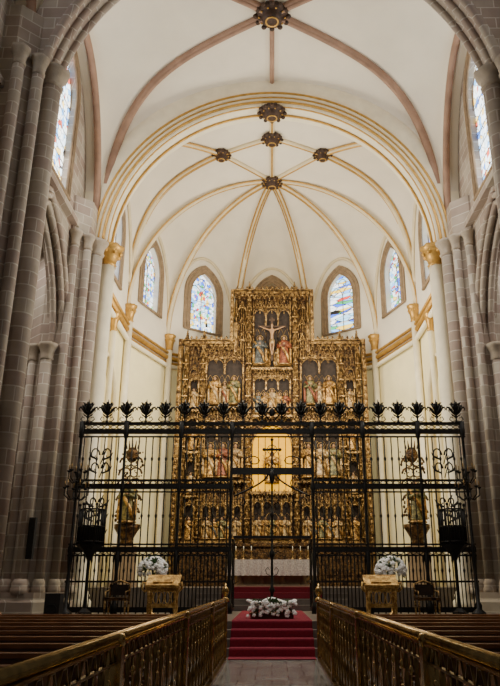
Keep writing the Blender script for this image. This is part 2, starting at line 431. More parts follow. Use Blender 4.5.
for i,nm in apw:
    A=Vector(VV[i]);B=Vector(VV[i+1]); L=(B-A).length; d=(B-A)/L; M=(A+B)/2; nn=(Vector((0,30))-M).normalized()
    P=frame(A,d,nn)
    mb=MB(); wallmesh(mb,P,L,0,12.4,[],.3); obj('wall_%s'%nm,mb,CREAM,kind='structure',label='cream painted lower apse wall')
    mb=MB(); wallmesh(mb,P,L,12.4,20.5,[(L/2,.84,14.8,16.9,18.25)],.4); obj('wall_%s'%nm,mb,VAULT,kind='structure',label='cream upper apse wall with pointed window')
    make_window(P,L/2,.84,14.8,16.9,18.25,.3,0 if i in(1,3) else 1,surround=.36,blind=(i==2))
path=[(-W,24.6),(-W,30)]+[tuple(VV[i]) for i in(4,3,2,1)]+[(W,30),(W,24.6)]
mb=MB()
for r,z,ins in((.13,12.75,.14),(.08,12.5,.08),(.08,13.0,.2)):
    mb.tube([(x*(1-ins/W),30+(y-30)*(1-ins/W) if y>30 else y,z) for x,y in path],r,6)
trim(mb,GOLDL,'gilded cornice running round the chancel')
mb=MB(); mb.tube([(x*.975,30+(y-30)*.975 if y>30 else y,12.3) for x,y in path],.12,6); trim(mb,CREAMC,'cream cornice moulding')

# ------------------------------------------------------------ PIERS & COLUMNS
def pier(x,y,z0,sgn,lab,ztop=ZS,fat=1.0):
    e=empty('clustered_pier',loc=(x,y,z0),scale=(fat,fat,1),label=lab,cat='pillar',group='clustered nave piers')
    H=ztop-z0
    core=MB(); core.lathe((0,0,0),[(.98,0),(.98,H+1.5)],8,False,ph=pi/8); obj('core',core,STONE,e)
    face=0 if sgn<0 else pi
    ba=MB()
    for i in range(12):
        a=i*pi/6; r=.20 if i%3==0 else .15
        dd=(a-face+pi)%(2*pi)-pi
        hh=H-.6 if abs(dd)<1.2 else 9.3-z0-.4
        px,py=1.02*cos(a),1.02*sin(a)
        if abs(dd)<.1: r=.27; px*=1.04
        sh=MB(); sh.lathe((px,py,0),[(r,1.0),(r,hh)],12); obj('shaft',sh,STONE,e)
        cap=MB(); cap.lathe((px,py,hh),[(r,-.05),(r*1.2,0),(r*1.05,.06),(r*1.15,.25),(r*1.5,.42),(r*1.65,.46),(r*1.65,.56)],12,fl=.05,fn=6)
        obj('capital',cap,CAPS,e)
        ba.lathe((px,py,0),[(r*1.5,.55),(r*1.5,.72),(r*1.3,.78),(r*1.4,.86),(r*1.05,1.0)],12)
    ba.lathe((0,0,0),[(1.42,0),(1.42,.32),(1.32,.4),(1.32,.6)],8,False,ph=pi/8)
    obj('plinth',ba,STONE,e)
for s in(-1,1):
    pier(s*7.5,16,0,s,'tall grey-pink banded clustered stone pier of nave',15.6,1.08)
    pier(s*7.45,8,0,s,'tall grey-pink banded clustered stone pier of nave',15.6)
    pier(s*7.8,23.4,.72,s,'clustered stone pier beside the iron grille')
def ccol(x,y,z0,z1,r,lab):
    e=empty('column',loc=(x,y,z0),label=lab,cat='column',group='cream chancel columns')
    H=z1-z0; mb=MB(); mb.lathe((0,0,0),[(r*1.5,0),(r*1.5,.3),(r*1.2,.4),(r*1.3,.5),(r,.65),(r,H-.8)],16); obj('shaft',mb,CREAMC,e)
    c=MB(); c.lathe((0,0,H-.85),[(r,0),(r*1.2,.05),(r,.1),(r*1.2,.35),(r*1.7,.6),(r*1.5,.65),(r*1.9,.72),(r*1.9,.85)],16,fl=.07,fn=8)
    for k in range(8):
        a=k*pi/4; c.sph((r*1.55*cos(a),r*1.55*sin(a),H-.3),r*.35,(1,1,1),6,4)
    obj('gilded_capital',c,GOLDL,e)
for s in(-1,1):
    ccol(s*6.45,24.1,.72,14.1,.30,'cream painted column with gilded capital under chancel arch')
    ccol(s*6.7,29.8,1.45,14,.16,'slim cream column with gilded capital')
    ccol(s*6.72,27.0,1.45,12.5,.12,'slim cream wall shaft with gilded capital')
    v=VV[1]; ccol(s*v[0]*.97,30+(v[1]-30)*.97,1.45,14,.16,'slim cream apse column with gilded capital')
    v=VV[2]; ccol(s*v[0]*.97,30+(v[1]-30)*.97,1.45,14,.16,'slim cream apse column with gilded capital')

# ------------------------------------------------------------ STEPS, CARPET
mb=MB()
for k in range(4): mb.box(-6.0,6.0,17.0+.31*k,18.24,.18*k,.18*(k+1))
obj('altar_steps',mb,STEP,label='grey stone steps rising to the chancel',cat='steps')
mb=MB()
for k in range(4): mb.box(-2.6,2.6,24.1+.31*k,25.29,.722+.1825*k,.72+.1825*(k+1))
obj('altar_steps',mb,STEP,label='stone steps up to the high altar',cat='steps')
def runner(prof,w,name,lab,mat):
    mb=MB(); rows=[[(-w,y,z) for y,z in prof],[(w,y,z) for y,z in prof]]
    mb.grid(rows,False)
    for s in(-w,w):
        mb.grid([[(s,y,z) for y,z in prof],[(s,y,z-.02) for y,z in prof]],False)
    obj(name,mb,mat,label=lab,cat='carpet')
pr=[(16.4,.02),(16.96,.02)]
for k in range(4):
    y=16.98+.31*k; z=.18*(k+1)+.02
    pr+=[(y-.01,z-.04),(y+.005,z-.01),(y+.03,z),(y+.30,z)]
pr+=[(24.06,.74)]
runner(pr,.98,'red_carpet','deep red carpet runner covering the chancel steps',RED)
pr=[(24.69,1.10)]
for k in(2,3): pr+=[(24.08+.31*k,.72+.1825*(k+1)+.02),(24.08+.31*(k+1),.72+.1825*(k+1)+.02)]
pr+=[(26.8,1.47)]
runner(pr,1.7,'red_carpet','red carpet covering the high altar steps',REDD)

# ------------------------------------------------------------ BRASS RAILINGS
bal=MB()
bal.lathe((0,0,0),[(.04,.0),(.04,.05),(.014,.08),(.016,.2),(.030,.3),(.036,.36),(.020,.42),(.012,.46),(.024,.5),(.012,.54),(.014,.7),(.028,.8),(.016,.86),(.024,.92),(.024,1.0)],10)
balme=bal.mesh('baluster'); balme.materials.append(BRASSD)
ow=MB()
ow.tube([(0,.06*cos(t*pi/6),.60+.12*sin(t*pi/6)) for t in range(12)],.006,4,closed=True)
ow.tube([(0,0,.0),(0,0,.48)],.006,4); ow.tube([(0,0,.72),(0,0,.97)],.006,4); ow.sph((0,0,.86),.028,(.6,1,1.3),8,5)
owme=ow.mesh('openwork_rod'); owme.materials.append(BRASS)
for s in(-1,1):
    e=empty('brass_railing',loc=(s*1.05,0,0),label='ornate antique brass railing lining the centre aisle',cat='railing',group='aisle railings')
    m=MB(); m.tube([(0,1.2,1.255),(0,16.3,1.255)],.034,12); m.box(-.042,.042,1.2,16.3,1.208,1.222)
    obj('handrail',m,BRASS,e)
    m=MB(); m.box(-.015,.015,1.2,16.3,1.09,1.105)
    y=1.3
    while y<16.2:
        m.tube([(0,y,1.105),(0,y+.05,1.19),(0,y+.12,1.19),(0,y+.17,1.105)],.009,4); y+=.2
    obj('scroll_band',m,BRASSD,e)
    m=MB(); m.box(-.05,.05,1.2,16.3,0,.05); m.box(-.015,.015,1.2,16.3,.1,.125); obj('bottom_rail',m,BRASSD,e)
    for k in range(37):
        obj('baluster',balme,None,e,loc=(0,1.35+.41*k,.12),scale=(.8,.8,.97))
        if k<36: obj('openwork_rod',owme,None,e,loc=(0,1.35+.41*k+.205,.12))
    for y in(1.2,5.0,8.8,12.6,16.35):
        p=MB(); p.box(-.05,.05,y-.05,y+.05,0,1.2)
        p.lathe((0,y,1.2),[(.09,0),(.09,.06),(.05,.09),(.04,.12),(.075,.18),(.085,.24),(.06,.3),(.02,.34),(.012,.4)] if y>16 else [(.06,0),(.06,.06),(.05,.08)],12)
        obj('newel_post',p,BRASS,e)

# ------------------------------------------------------------ PEWS
def pew_parts(L):
    a=MB(); a.box(0,L,-.22,.22,.42,.46)
    b=MB(); b.obox((L/2,.27,.68),L/2,.02,.24,Matrix.Rotation(-.12,3,'X'))
    t=MB(); t.box(0,L,.24,.38,.90,.945)
    k=MB(); k.box(.05,L-.05,.50,.66,.14,.19); k.box(.1,.16,.4,.62,0,.14); k.box(L-.16,L-.1,.4,.62,0,.14)
    r=[('seat',a,WOOD),('backrest',b,WOOD),('book_ledge',t,WOODL),('kneeler',k,WOOD)]
    for x in(-.05,L):
        ends=MB()
        ends.box(x,x+.05,-.25,.32,0,.47); ends.box(x,x+.05,.2,.37,.47,.9)
        ends.sph((x+.025,.29,.93),.07,(.5,1,1),8,6); ends.box(x-.01,x+.06,-.27,.4,0,.07)
        ends.tube([(x+.025,-.2,.66),(x+.025,.2,.68)],.03,6); ends.tube([(x+.025,-.2,.46),(x+.025,-.2,.66)],.025,6)
        r.append(('end_panel',ends,WOODL))
    return r
for s,L in((-1,4.1),(1,4.1)):
    x0=-1.9-L if s<0 else 1.9
    e=empty('church_pew',loc=(x0,15.9,0),label='brown wooden church pew with kneeler',cat='pew',group='nave pews')
    kids=[obj(n,m,mt,e) for n,m,mt in pew_parts(L)]
    for k in range(1,10): copy_tree(e,kids,(x0,15.9-1.1*k,0))

# ------------------------------------------------------------ IRON GRILLE
GY=22.1; GB=.72
e=empty('iron_grille',loc=(0,GY,GB),label='tall black wrought iron choir screen with floral cresting',cat='iron screen')
e.scale=(1.01,1,.97)
def hrail(segs,z,h,t=.05):
    for a,b in segs:
        m=MB(); m.box(a,b,-t,t,z-h/2,z+h/2); obj('horizontal_rail',m,IRON,e)
FULL=[(-6.28,6.28)]; SIDE=[(-6.28,-1.25),(1.25,6.28)]
for segs,z,h in((FULL,6.03,.10),(FULL,5.76,.16),(FULL,5.58,.04),(SIDE,4.12,.06),(SIDE,3.92,.17),(SIDE,3.74,.04),([(-1.3,1.3)],4.42,.22),(SIDE,2.08,.05),(SIDE,1.92,.16),(SIDE,1.74,.05),(SIDE,.12,.16),(SIDE,.95,.06),([(-1.2,1.2)],2.3,.09)):
    hrail(segs,z,h)
def scrollrow(z,segs):
    for a,b in segs:
        m=MB(); x=a+.1
        while x<b-.1:
            m.tube([(x+.09*cos(q*pi/5),0,z+.055*sin(q*pi/5)) for q in range(10)],.015,4,closed=True); x+=.2
        obj('scroll_frieze',m,IRON,e)
scrollrow(5.91,FULL); scrollrow(4.04,SIDE); scrollrow(1.83,SIDE)
bar=MB(); bar.lathe((0,0,0),[(.020,0),(.020,1.2),(.040,1.28),(.020,1.36),(.020,2.9),(.042,2.97),(.020,3.04),(.020,4.75),(.045,4.83),(.020,4.91),(.020,5.6)],6)
barme=bar.mesh('bar'); barme.materials.append(IRON)
bar2=MB(); bar2.lathe((0,0,0),[(.017,.1),(.017,1.5),(.032,1.56),(.032,1.75)],6); bar2me=bar2.mesh('short_bar'); bar2me.materials.append(IRON)
posts=[6.2,4.75,2.95,1.3]
N=22
for s in(-1,1):
    for k in range(N):
        x=1.3+4.9*(k+.5)/N
        obj('bar',barme,None,e,loc=(s*x,0,0))
        obj('short_bar',bar2me,None,e,loc=(s*(x+.11),0,0))
    for x in posts:
        p=MB(); p.lathe((0,0,0),[(.11,0),(.11,.25),(.06,.35),(.075,.8),(.05,1.2),(.09,1.75),(.05,1.9),(.045,3.7),(.085,3.85),(.045,4.1),(.045,5.5),(.09,5.65),(.09,6.1)],8)
        obj('post',p,IRON,e,loc=(s*x,0,0))
m=MB()
for k in range(11):
    x=-1.1+.22*k; m.box(x-.011,x+.011,-.011,.011,2.3,5.6)
obj('gate_transom_bars',m,IRON,e)
p=MB(); p.lathe((0,-.06,0),[(.13,.0),(.12,.08),(.05,.16),(.045,.6),(.09,.7),(.045,.8),(.035,1.6),(.08,1.72),(.10,1.8),(.035,1.92),(.035,2.9),(.08,3.0),(.03,3.1),(.03,4.0),(.09,4.15),(.10,4.3),(.03,4.5)],10)
for z in(1.3,2.6,3.5):
    for s in(-1,1): p.tube([(s*.03,-.06,z-.2),(s*.16,-.06,z-.12),(s*.2,-.06,z),(s*.12,-.06,z+.08),(s*.08,-.06,z)],.016,4)
obj('central_gate_post',p,IRON,e)
for s in(-1,1):
    m=MB()
    m.tube([(s*(1.2-1.1*sin(t)),-.02,3.6+.8*t/1.57) for t in [1.57*i/8 for i in range(9)]],.03,5)
    m.tube([(s*(.75+.25*cos(t)*(1-t/9)),-.03,4.0+.25*sin(t)*(1-t/9)) for t in [i*.6 for i in range(12)]],.018,4)
    m.tube([(s*(.95+.16*cos(t)*(1-t/9)),-.03,3.4+.2*sin(t)*(1-t/9)) for t in [i*.6 for i in range(12)]],.018,4)
    m.tube([(s*(.6+.3*cos(t)*(1-t/9)),-.03,4.75+.2*sin(t)*(1-t/9)) for t in [i*.6 for i in range(12)]],.022,4)
    obj('gate_scroll_bracket',m,IRON,e)
m=MB(); m.box(-.03,.03,-.1,-.05,4.5,5.45); m.box(-.24,.24,-.1,-.05,5.09,5.16)
for a,b in((0,5.47),(-.26,5.13),(.26,5.13)): m.sph((a,-.07,b),.055,(1,1,1),8,5)
m.tube([(.15*cos(t*pi/8),-.07,5.13+.15*sin(t*pi/8)) for t in range(16)],.014,4,closed=True)
obj('cross',m,IRON,e)
for s in(-1,1):
    m=MB(); xx=s*1.22
    m.box(xx-.03,xx+.03,.1,1.2,.08,.16); m.box(xx-.03,xx+.03,.1,1.2,2.15,2.25); m.box(xx-.03,xx+.03,.1,1.2,.9,1.0)
    for k in range(7): m.box(xx-.015,xx+.015,.12+.17*k,.15+.17*k,.1,2.2)
    obj('gate_leaf',m,IRON,e)
# leafy lily-like crest finial
fi=MB(); fi.lathe((0,0,0),[(.07,0),(.025,.05),(.025,.14),(.06,.19),(.03,.24),(.06,.32),(.075,.38),(.03,.42)],10)
for k in range(6):
    a=k*pi/3; ca,sa=cos(a),sin(a)
    fi.tube([(.03*ca,.03*sa,.26),(.12*ca,.12*sa,.36),(.20*ca,.20*sa,.50),(.27*ca,.27*sa,.53),(.30*ca,.30*sa,.46),(.27*ca,.27*sa,.40)],[.015,.035,.04,.03,.02,.006],5)
    b=a+.52; cb_,sb=cos(b),sin(b)
    fi.tube([(.03*cb_,.03*sb,.38),(.09*cb_,.09*sb,.54),(.15*cb_,.15*sb,.66),(.20*cb_,.20*sb,.66)],[.02,.038,.028,.006],5)
    fi.sph((.13*ca,.13*sa,.60),.03,(1,1,1.3),6,4)
fi.tube([(0,0,.4),(0,0,.60),(0,0,.80)],[.03,.05,.005],5)
for s in(-1,1):
    fi.tube([(s*.02,0,.06),(s*.14,0,.03),(s*.22,0,.11),(s*.17,0,.20),(s*.10,0,.15)],.018,4)
    fi.tube([(s*.02,0,.2),(s*.10,0,.24),(s*.17,0,.32)],[.02,.03,.005],4)
fime=fi.mesh('finial'); fime.materials.append(IRON)
for k in range(20):
    x=-6.05+12.1*k/19
    obj('crest_finial',fime,None,e,loc=(x,0,6.07),scale=1.02)
m=MB()
m.tube([(-.12,0,6.2),(-.32,0,6.45),(0,0,6.4),(.32,0,6.45),(.12,0,6.2)],.03,5); m.sph((0,0,6.42),.11,(1,.5,1.3),10,6)
obj('crest_centrepiece',m,IRON,e)
for s in(-1,1):
    for zz,h in((2.45,.28),(2.95,.34),(3.4,.22),(4.5,.3),(4.95,.34)):
        m=MB()
        m.tube([(s*5.5+.02*t,-.05,zz-.3+.06*t) for t in range(10)],.02,4)
        for q in(-1,1):
            m.tube([(s*5.5+q*(.04+h*.5+h*.5*(1-t/13)*cos(pi-t*.55)),-.05,zz+h*.8*(1-t/13)*sin(t*.55)) for t in range(12)],[.03-.0015*t for t in range(12)],5)
            m.tube([(s*5.5+q*.1,-.05,zz-.15),(s*5.5+q*.3,-.05,zz-.05),(s*5.5+q*.38,-.05,zz+.1)],[.03,.04,.008],5)
        obj('scroll_ornament',m,IRON,e)

for s in(-1,1):
    e2=empty('iron_pulpit',loc=(s*5.5,21.4,.72),label='hexagonal black iron pulpit on a slim column before the grille',cat='pulpit',group='iron pulpits')
    m=MB(); m.lathe((0,0,0),[(.22,0),(.2,.08),(.07,.18),(.05,.5),(.05,1.5),(.10,1.62),(.22,1.8),(.40,1.93),(.42,1.98),(.38,1.98)],6,False); obj('column',m,IRON,e2)
    m=MB(); R=.40
    for i in range(6):
        a=i*pi/3;b=(i+1)*pi/3
        A=Vector((R*cos(a),R*sin(a),0));B=Vector((R*cos(b),R*sin(b),0))
        m.tube([A+Vector((0,0,1.95)),A+Vector((0,0,3.1))],.028,6); m.sph(A+Vector((0,0,3.14)),.05,(1,1,1),8,5)
        for z in(2.05,2.5,3.0): m.tube([A+Vector((0,0,z)),B+Vector((0,0,z))],.026,5)
        for q in range(1,5):
            pnt=A.lerp(B,q/5); m.tube([pnt+Vector((0,0,1.98)),pnt+Vector((0,0,3.0))],.014,4)
    obj('balustrade',m,IRON,e2)
    m=MB()
    for i in range(6):
        a=i*pi/3; b=a+pi/3
        vs=[(.38*cos(a),.38*sin(a),2.0),(.38*cos(b),.38*sin(b),2.0),(.38*cos(b),.38*sin(b),2.46),(.38*cos(a),.38*sin(a),2.46)]
        m.add(vs,[(0,1,2,3)])
    obj('solid_panel',m,IRON,e2)
for s in(-1,1):
    e2=empty('iron_candelabrum',loc=(s*5.95,21.0,.72),label='tall black iron candelabrum with branching arms',cat='candelabrum',group='iron candelabra')
    m=MB(); m.lathe((0,0,0),[(.22,0),(.2,.08),(.05,.2),(.04,1.8),(.08,1.9),(.035,2.0),(.035,3.9),(.07,4.0),(.03,4.1),(.03,4.5)],8); obj('stem',m,IRON,e2)
    m=MB()
    for z,r in((3.5,.36),(4.0,.28)):
        for k in range(6):
            a=k*pi/3
            m.tube([(0,0,z-.15),(r*.5*cos(a),r*.5*sin(a),z-.25),(r*cos(a),r*sin(a),z-.1),(r*cos(a),r*sin(a),z+.1)],.02,5)
            m.lathe((r*cos(a),r*sin(a),z+.08),[(.02,0),(.07,.04),(.07,.06)],8)
    obj('branches',m,IRON,e2)
    for z,r in((3.5,.36),(4.0,.28)):
        for k in range(6):
            a=k*pi/3; m=MB(); m.lathe((r*cos(a),r*sin(a),z+.12),[(.018,0),(.014,.2)],8); obj('candle',m,BRASSD,e2)

# ------------------------------------------------------------ STATUES
def statue_parts():
    b=MB(); prof=[(.20,0),(.19,.04),(.165,.25),(.145,.45),(.135,.58),(.15,.68),(.165,.76),(.13,.815),(.05,.84)]
    vs=[];fs=[];n=20
    for r,z in prof:
        fl=.12*max(0,1-z/.8)
        for i in range(n):
            a=2*pi*i/n; rr=r*(1+fl*cos(5*a+z*3)); vs.append((rr*cos(a),rr*sin(a)*.72,z))
    for j in range(len(prof)-1):
        for i in range(n): fs.append((j*n+i,j*n+(i+1)%n,(j+1)*n+(i+1)%n,(j+1)*n+i))
    fs.append(tuple(reversed(range(n)))); b.add(vs,fs,True)
    for s in(-1,1):
        b.tube([(s*.13,0,.78),(s*.19,-.02,.68),(s*.20,-.05,.57),(s*.12,-.13,.60),(s*.05,-.16,.64)],[.05,.055,.055,.05,.04],8)
    mt=MB()
    mt.tube([(-.17,-.06,.78),(-.10,-.12,.62),(.0,-.14,.45),(.1,-.14,.28),(.15,-.12,.06)],[.03,.045,.05,.05,.03],6)
    mt.tube([(.17,-.03,.78),(.21,-.03,.5),(.20,-.05,.2),(.2,-.05,.02)],[.03,.04,.05,.05],6)
    mt.tube([(-.17,-.03,.78),(-.21,-.03,.5),(-.20,-.05,.2),(-.2,-.05,.02)],[.03,.04,.05,.05],6)
    hd=MB(); hd.lathe((0,0,.80),[(.04,0),(.035,.07)],10); hd.sph((0,-.005,.91),.06,(.82,.95,1.2),12,8); hd.sph((0,-.063,.905),.012,(.8,1,1.6),6,4)
    hn=MB()
    for s in(-1,1): hd.sph((s*.055,0,.905),.014,(.5,1,1.3),6,4)
    for s in(-1,1): hn.sph((s*.018,-.175,.655),.022,(.8,1.3,1),6,4); hn.tube([(s*.016,-.18,.66),(s*.012,-.20,.70)],.01,5)
    hr=MB(); hr.sph((0,.012,.925),.066,(.9,.95,1.12),12,8); hr.tube([(-.05,.03,.9),(-.06,.03,.83)],.02,6); hr.tube([(.05,.03,.9),(.06,.03,.83)],.02,6)
    base=MB(); base.lathe((0,0,-.06),[(.23,0),(.25,.02),(.23,.05),(.2,.06)],12)
    ha=MB(); ha.tube([(.10*cos(q*pi/8),.05,.93+.10*sin(q*pi/8)) for q in range(16)],.008,4,closed=True)
    return b,hd,hr,base,ha,mt,hn
SP=statue_parts()
SM=[m.mesh(n) for m,n in zip(SP,('robe','head','hair','base','halo','mantle','hands'))]
SM[1].materials.append(SKIN);SM[2].materials.append(HAIR);SM[3].materials.append(GILT);SM[4].materials.append(GILT3);SM[6].materials.append(SKIN)
robe_me=[];mant_me=[]
for r in ROBES:
    q=SM[0].copy(); q.materials.append(r); robe_me.append(q)
    q=SM[5].copy(); q.materials.append(r); mant_me.append(q)
names=['gold','red','blue','ivory','green']
AX=.915
def statue(x,y,z,h,ci,halo=True,rot=0,where='in an altarpiece niche',mant=0):
    e=empty('saint_statue',loc=(x,y,z+.06*h),rot=rot,scale=h,label='carved saint in %s and %s robes %s'%(names[ci],names[mant],where),cat='statue',group='altarpiece statues')
    obj('robe',robe_me[ci],None,e); obj('mantle',mant_me[mant],None,e); obj('head',SM[1],None,e); obj('folded_hands',SM[6],None,e); obj('hair',SM[2],None,e); obj('base',SM[3],None,e)
    if halo: obj('halo',SM[4],None,e)
    return e

# ------------------------------------------------------------ ALTARPIECE
RY=33.3
e=empty('altarpiece',loc=(0,RY,1.45),label='towering carved gilded wooden gothic altarpiece with tiers of niches',cat='altarpiece')
e.scale=(AX,1,1)
z0=1.45
def Z(z): return z-z0
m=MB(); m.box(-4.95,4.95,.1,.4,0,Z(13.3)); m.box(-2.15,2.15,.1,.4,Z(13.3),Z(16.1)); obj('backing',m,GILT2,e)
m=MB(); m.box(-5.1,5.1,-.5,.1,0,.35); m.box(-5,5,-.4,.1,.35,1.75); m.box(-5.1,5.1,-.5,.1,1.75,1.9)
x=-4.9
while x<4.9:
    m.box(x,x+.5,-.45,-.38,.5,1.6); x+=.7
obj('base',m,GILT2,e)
def gablet(m,x,y,z,w,h,r=.03):
    ol=outline(w/2,z,z+h*.25,z+h*.62,4); m.tube([(x+a,y,b) for a,b in ol],r,4)
    m.tube([(x-w/2,y-.02,z+h*.35),(x,y-.02,z+h*.95),(x+w/2,y-.02,z+h*.35)],r,4)
    for t in(.25,.5,.75):
        for s in(-1,1): m.sph((x+s*w/2*(1-t),y-.03,z+h*(.35+.6*t)+.03),r*1.3,(1,1,1),5,4)
    m.sph((x,y,z+h),r*1.8,(1,1,1.4),6,4)
    m.tube([(x+w*.16*cos(q*pi/3),y,z+h*.62+w*.05+w*.14*sin(q*pi/3)) for q in range(6)],r*.6,4,closed=True)
def pinn(m,x,y,z,h,w=.07):
    m.box(x-w,x+w,y-w,y+w,z,z+h*.45)
    for s in(-1,1): m.tube([(x-w*1.3,y-w*1.2,z+h*.45),(x,y-w*1.2,z+h*.6),(x+w*1.3,y-w*1.2,z+h*.45)],w*.25,4)
    m.lathe((x,y,z+h*.45),[(w*1.3,0),(w*1.0,.03),(w*.2,h*.5),(.005,h*.55)],6,False)
    for k in range(1,5):
        for s in(-1,1): m.sph((x+s*w*(1.05-.2*k),y-.02,z+h*(.45+.1*k)),w*.33,(1,1,1),5,4)
def niche(x0,x1,za,zb,back,canh=.9,ng=3,rnd=False):
    bk=MB()
    if rnd:
        w=(x1-x0)/2-.04; cx=(x0+x1)/2; ol=outline(w,Z(za),Z(zb)-w-.02,Z(zb)-.02,10)
        k=len(ol)//2
        for i in range(k):
            a,b=ol[i],ol[i+1]; a2,b2=ol[-1-i],ol[-2-i]
            bk.quad((cx+a[0],.02,a[1]),(cx+a2[0],.02,a2[1]),(cx+b2[0],.02,b2[1]),(cx+b[0],.02,b[1]))
    else: bk.box(x0+.05,x1-.05,.02,.1,Z(za),Z(zb))
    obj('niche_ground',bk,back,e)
    if not rnd:
        lt=MB(); n=max(2,int((x1-x0)/.32)); w=(x1-x0-.1)/n
        for k in range(n):
            cx=x0+.05+w*(k+.5)
            lt.tube([(cx+a,.0,b) for a,b in outline(w/2,Z(za)+.05,Z(za)+(zb-za)*.5,Z(za)+(zb-za)*.66,4)],.013,4)
        obj('rear_tracery',lt,GILT,e)
    fr=MB()
    for xx in(x0,x1): fr.lathe((xx,-.12,Z(za)),[(.07,0),(.07,.1),(.045,.14),(.045,(zb-za)-.2),(.08,(zb-za)-.1),(.08,zb-za)],8)
    fr.box(x0-.1,x1+.1,-.35,.1,Z(za)-.14,Z(za)-.06); fr.box(x0-.06,x1+.06,-.28,.1,Z(za)-.06,Z(za))
    n=int((x1-x0)/.16)
    for k in range(n):
        xx=x0+(x1-x0)*(k+.5)/n; fr.sph((xx,-.33,Z(za)-.17),.05,(1,1,1.2),6,4)
    if rnd:
        w=(x1-x0)/2-.02; fr.tube([((x0+x1)/2+a,-.05,b) for a,b in outline(w,Z(za),Z(zb)-w,Z(zb),10)],.06,6)
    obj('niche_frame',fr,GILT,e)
    cn=MB(); w=(x1-x0)/ng
    zt=Z(zb)+(.35 if rnd else 0)
    for k in range(ng):
        cx=x0+w*(k+.5); gablet(cn,cx,-.25,zt-canh*.75,w*.92,canh,.024)
        if not rnd: gablet(cn,cx-w*.22,-.14,zt-canh*.30,w*.36,canh*.75,.018); gablet(cn,cx+w*.22,-.14,zt-canh*.30,w*.36,canh*.75,.018)
    for k in range(ng+1):
        if not(rnd and 0<k<ng): pinn(cn,x0+w*k,-.22,zt-canh*.9,canh*1.35,.045)
    if not rnd: cn.box(x0,x1,-.15,.1,Z(zb)-.05,Z(zb)+.05)
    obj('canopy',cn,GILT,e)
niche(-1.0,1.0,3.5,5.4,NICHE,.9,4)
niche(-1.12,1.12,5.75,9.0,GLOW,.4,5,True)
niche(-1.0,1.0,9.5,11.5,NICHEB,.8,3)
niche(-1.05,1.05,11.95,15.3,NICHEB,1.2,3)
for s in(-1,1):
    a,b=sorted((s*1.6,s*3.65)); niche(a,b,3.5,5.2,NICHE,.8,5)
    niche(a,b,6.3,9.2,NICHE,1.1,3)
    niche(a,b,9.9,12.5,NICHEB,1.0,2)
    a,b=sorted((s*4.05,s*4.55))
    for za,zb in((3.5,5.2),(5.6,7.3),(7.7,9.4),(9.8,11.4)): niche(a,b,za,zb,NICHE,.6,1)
    for X in(1.3,3.83,4.78):
        p=MB(); top=15.6 if X==1.3 else 12.9
        for q in(-.09,0,.09): p.lathe((s*X+q,-.24 if q else -.3,Z(3.3)),[(.03,0),(.03,top-3.3)],6)
        p.box(s*X-.12,s*X+.12,-.12,.1,Z(3.3),Z(top))
        z=3.6
        while z<top-.5:
            gablet(p,s*X,-.36,Z(z)+.35,.26,.45,.022); p.sph((s*X,-.40,Z(z)+.2),.07,(.8,.8,1.7),8,6); p.sph((s*X,-.40,Z(z)+.37),.04,(1,1,1),6,4)
            p.box(s*X-.15,s*X+.15,-.42,-.2,Z(z)-.02,Z(z)+.04); z+=.85
        pinn(p,s*X,-.15,Z(top),1.2,.10)
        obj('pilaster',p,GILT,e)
    p=MB()
    for k in range(5): p.lathe((s*(1.5+.13*k),-.05,Z(12.6)),[(.03,0),(.03,2.9)],6)
    for z in(13.0,13.9,14.8): gablet(p,s*1.72,-.14,Z(z),.5,.8,.03)
    pinn(p,s*2.05,-.1,Z(12.8),3.6,.09)
    obj('side_panel',p,GILT,e)
for a,b,z in((-4.95,-2.15,13.3),(2.15,4.95,13.3),(-2.15,2.15,16.1)):
    m=MB()
    m.box(a,b,-.35,.35,Z(z)-.10,Z(z)+.02); m.box(a-.05,b+.05,-.42,.4,Z(z)+.06,Z(z)+.12)
    n=int((b-a)/.28)
    for k in range(n):
        x=a+(b-a)*(k+.5)/n; m.sph((x,-.3,Z(z)+.24),.06,(.9,.6,1.6),6,5)
        m.tube([(x-.12,-.3,Z(z)+.14),(x,-.3,Z(z)+.34),(x+.12,-.3,Z(z)+.14)],.02,4)
        gablet(m,x,-.4,Z(z)-.45,.24,.36,.016)
    obj('cresting',m,GILT,e)
for s in(-1,1):
    m=MB(); m.box(s*5.1-.12,s*5.1+.12,-.40,.1,0,Z(13.45))
    for q in(-.1,.1): m.lathe((s*5.1+q,-.43,0),[(.03,0),(.03,Z(13.4))],6)
    z=1.0
    while z<Z(13.2): m.sph((s*5.1,-.42,z),.07,(.9,.5,1.4),8,5); m.tube([(s*5.1-.1,-.42,z+.17),(s*5.1,-.47,z+.27),(s*5.1+.1,-.42,z+.17)],.02,4); z+=.36
    obj('outer_frame',m,GILT,e)
    m=MB(); m.box(s*2.28-.09,s*2.28+.09,-.45,.1,Z(13.3),Z(16.2))
    z=Z(13.5)
    while z<Z(16): m.sph((s*2.28,-.47,z),.07,(.9,.5,1.4),8,5); z+=.3
    obj('upper_frame',m,GILT,e)
for s in(-1,1):
    for z,h in((5.42,.72),(9.3,.5),(12.72,.45)):
        m=MB(); x=1.62
        while x<3.6: gablet(m,s*(x+.13),-.1,Z(z),.25,h,.018); x+=.27
        obj('tracery_band',m,GILT,e)
    for z in(5.3,7.4,9.5,11.6):
        m=MB(); gablet(m,s*4.3,-.1,Z(z),.5,.5,.022)
        if z>11:
            for q in range(3): gablet(m,s*(4.12+.18*q),-.1,Z(12.1),.17,.8,.016)
        obj('tracery_band',m,GILT,e)
for z in(5.40,11.55):
    m=MB(); x=-1.0
    while x<.95: gablet(m,x+.125,-.12,Z(z),.24,.30,.016); x+=.25
    obj('tracery_band',m,GILT,e)
m=MB()
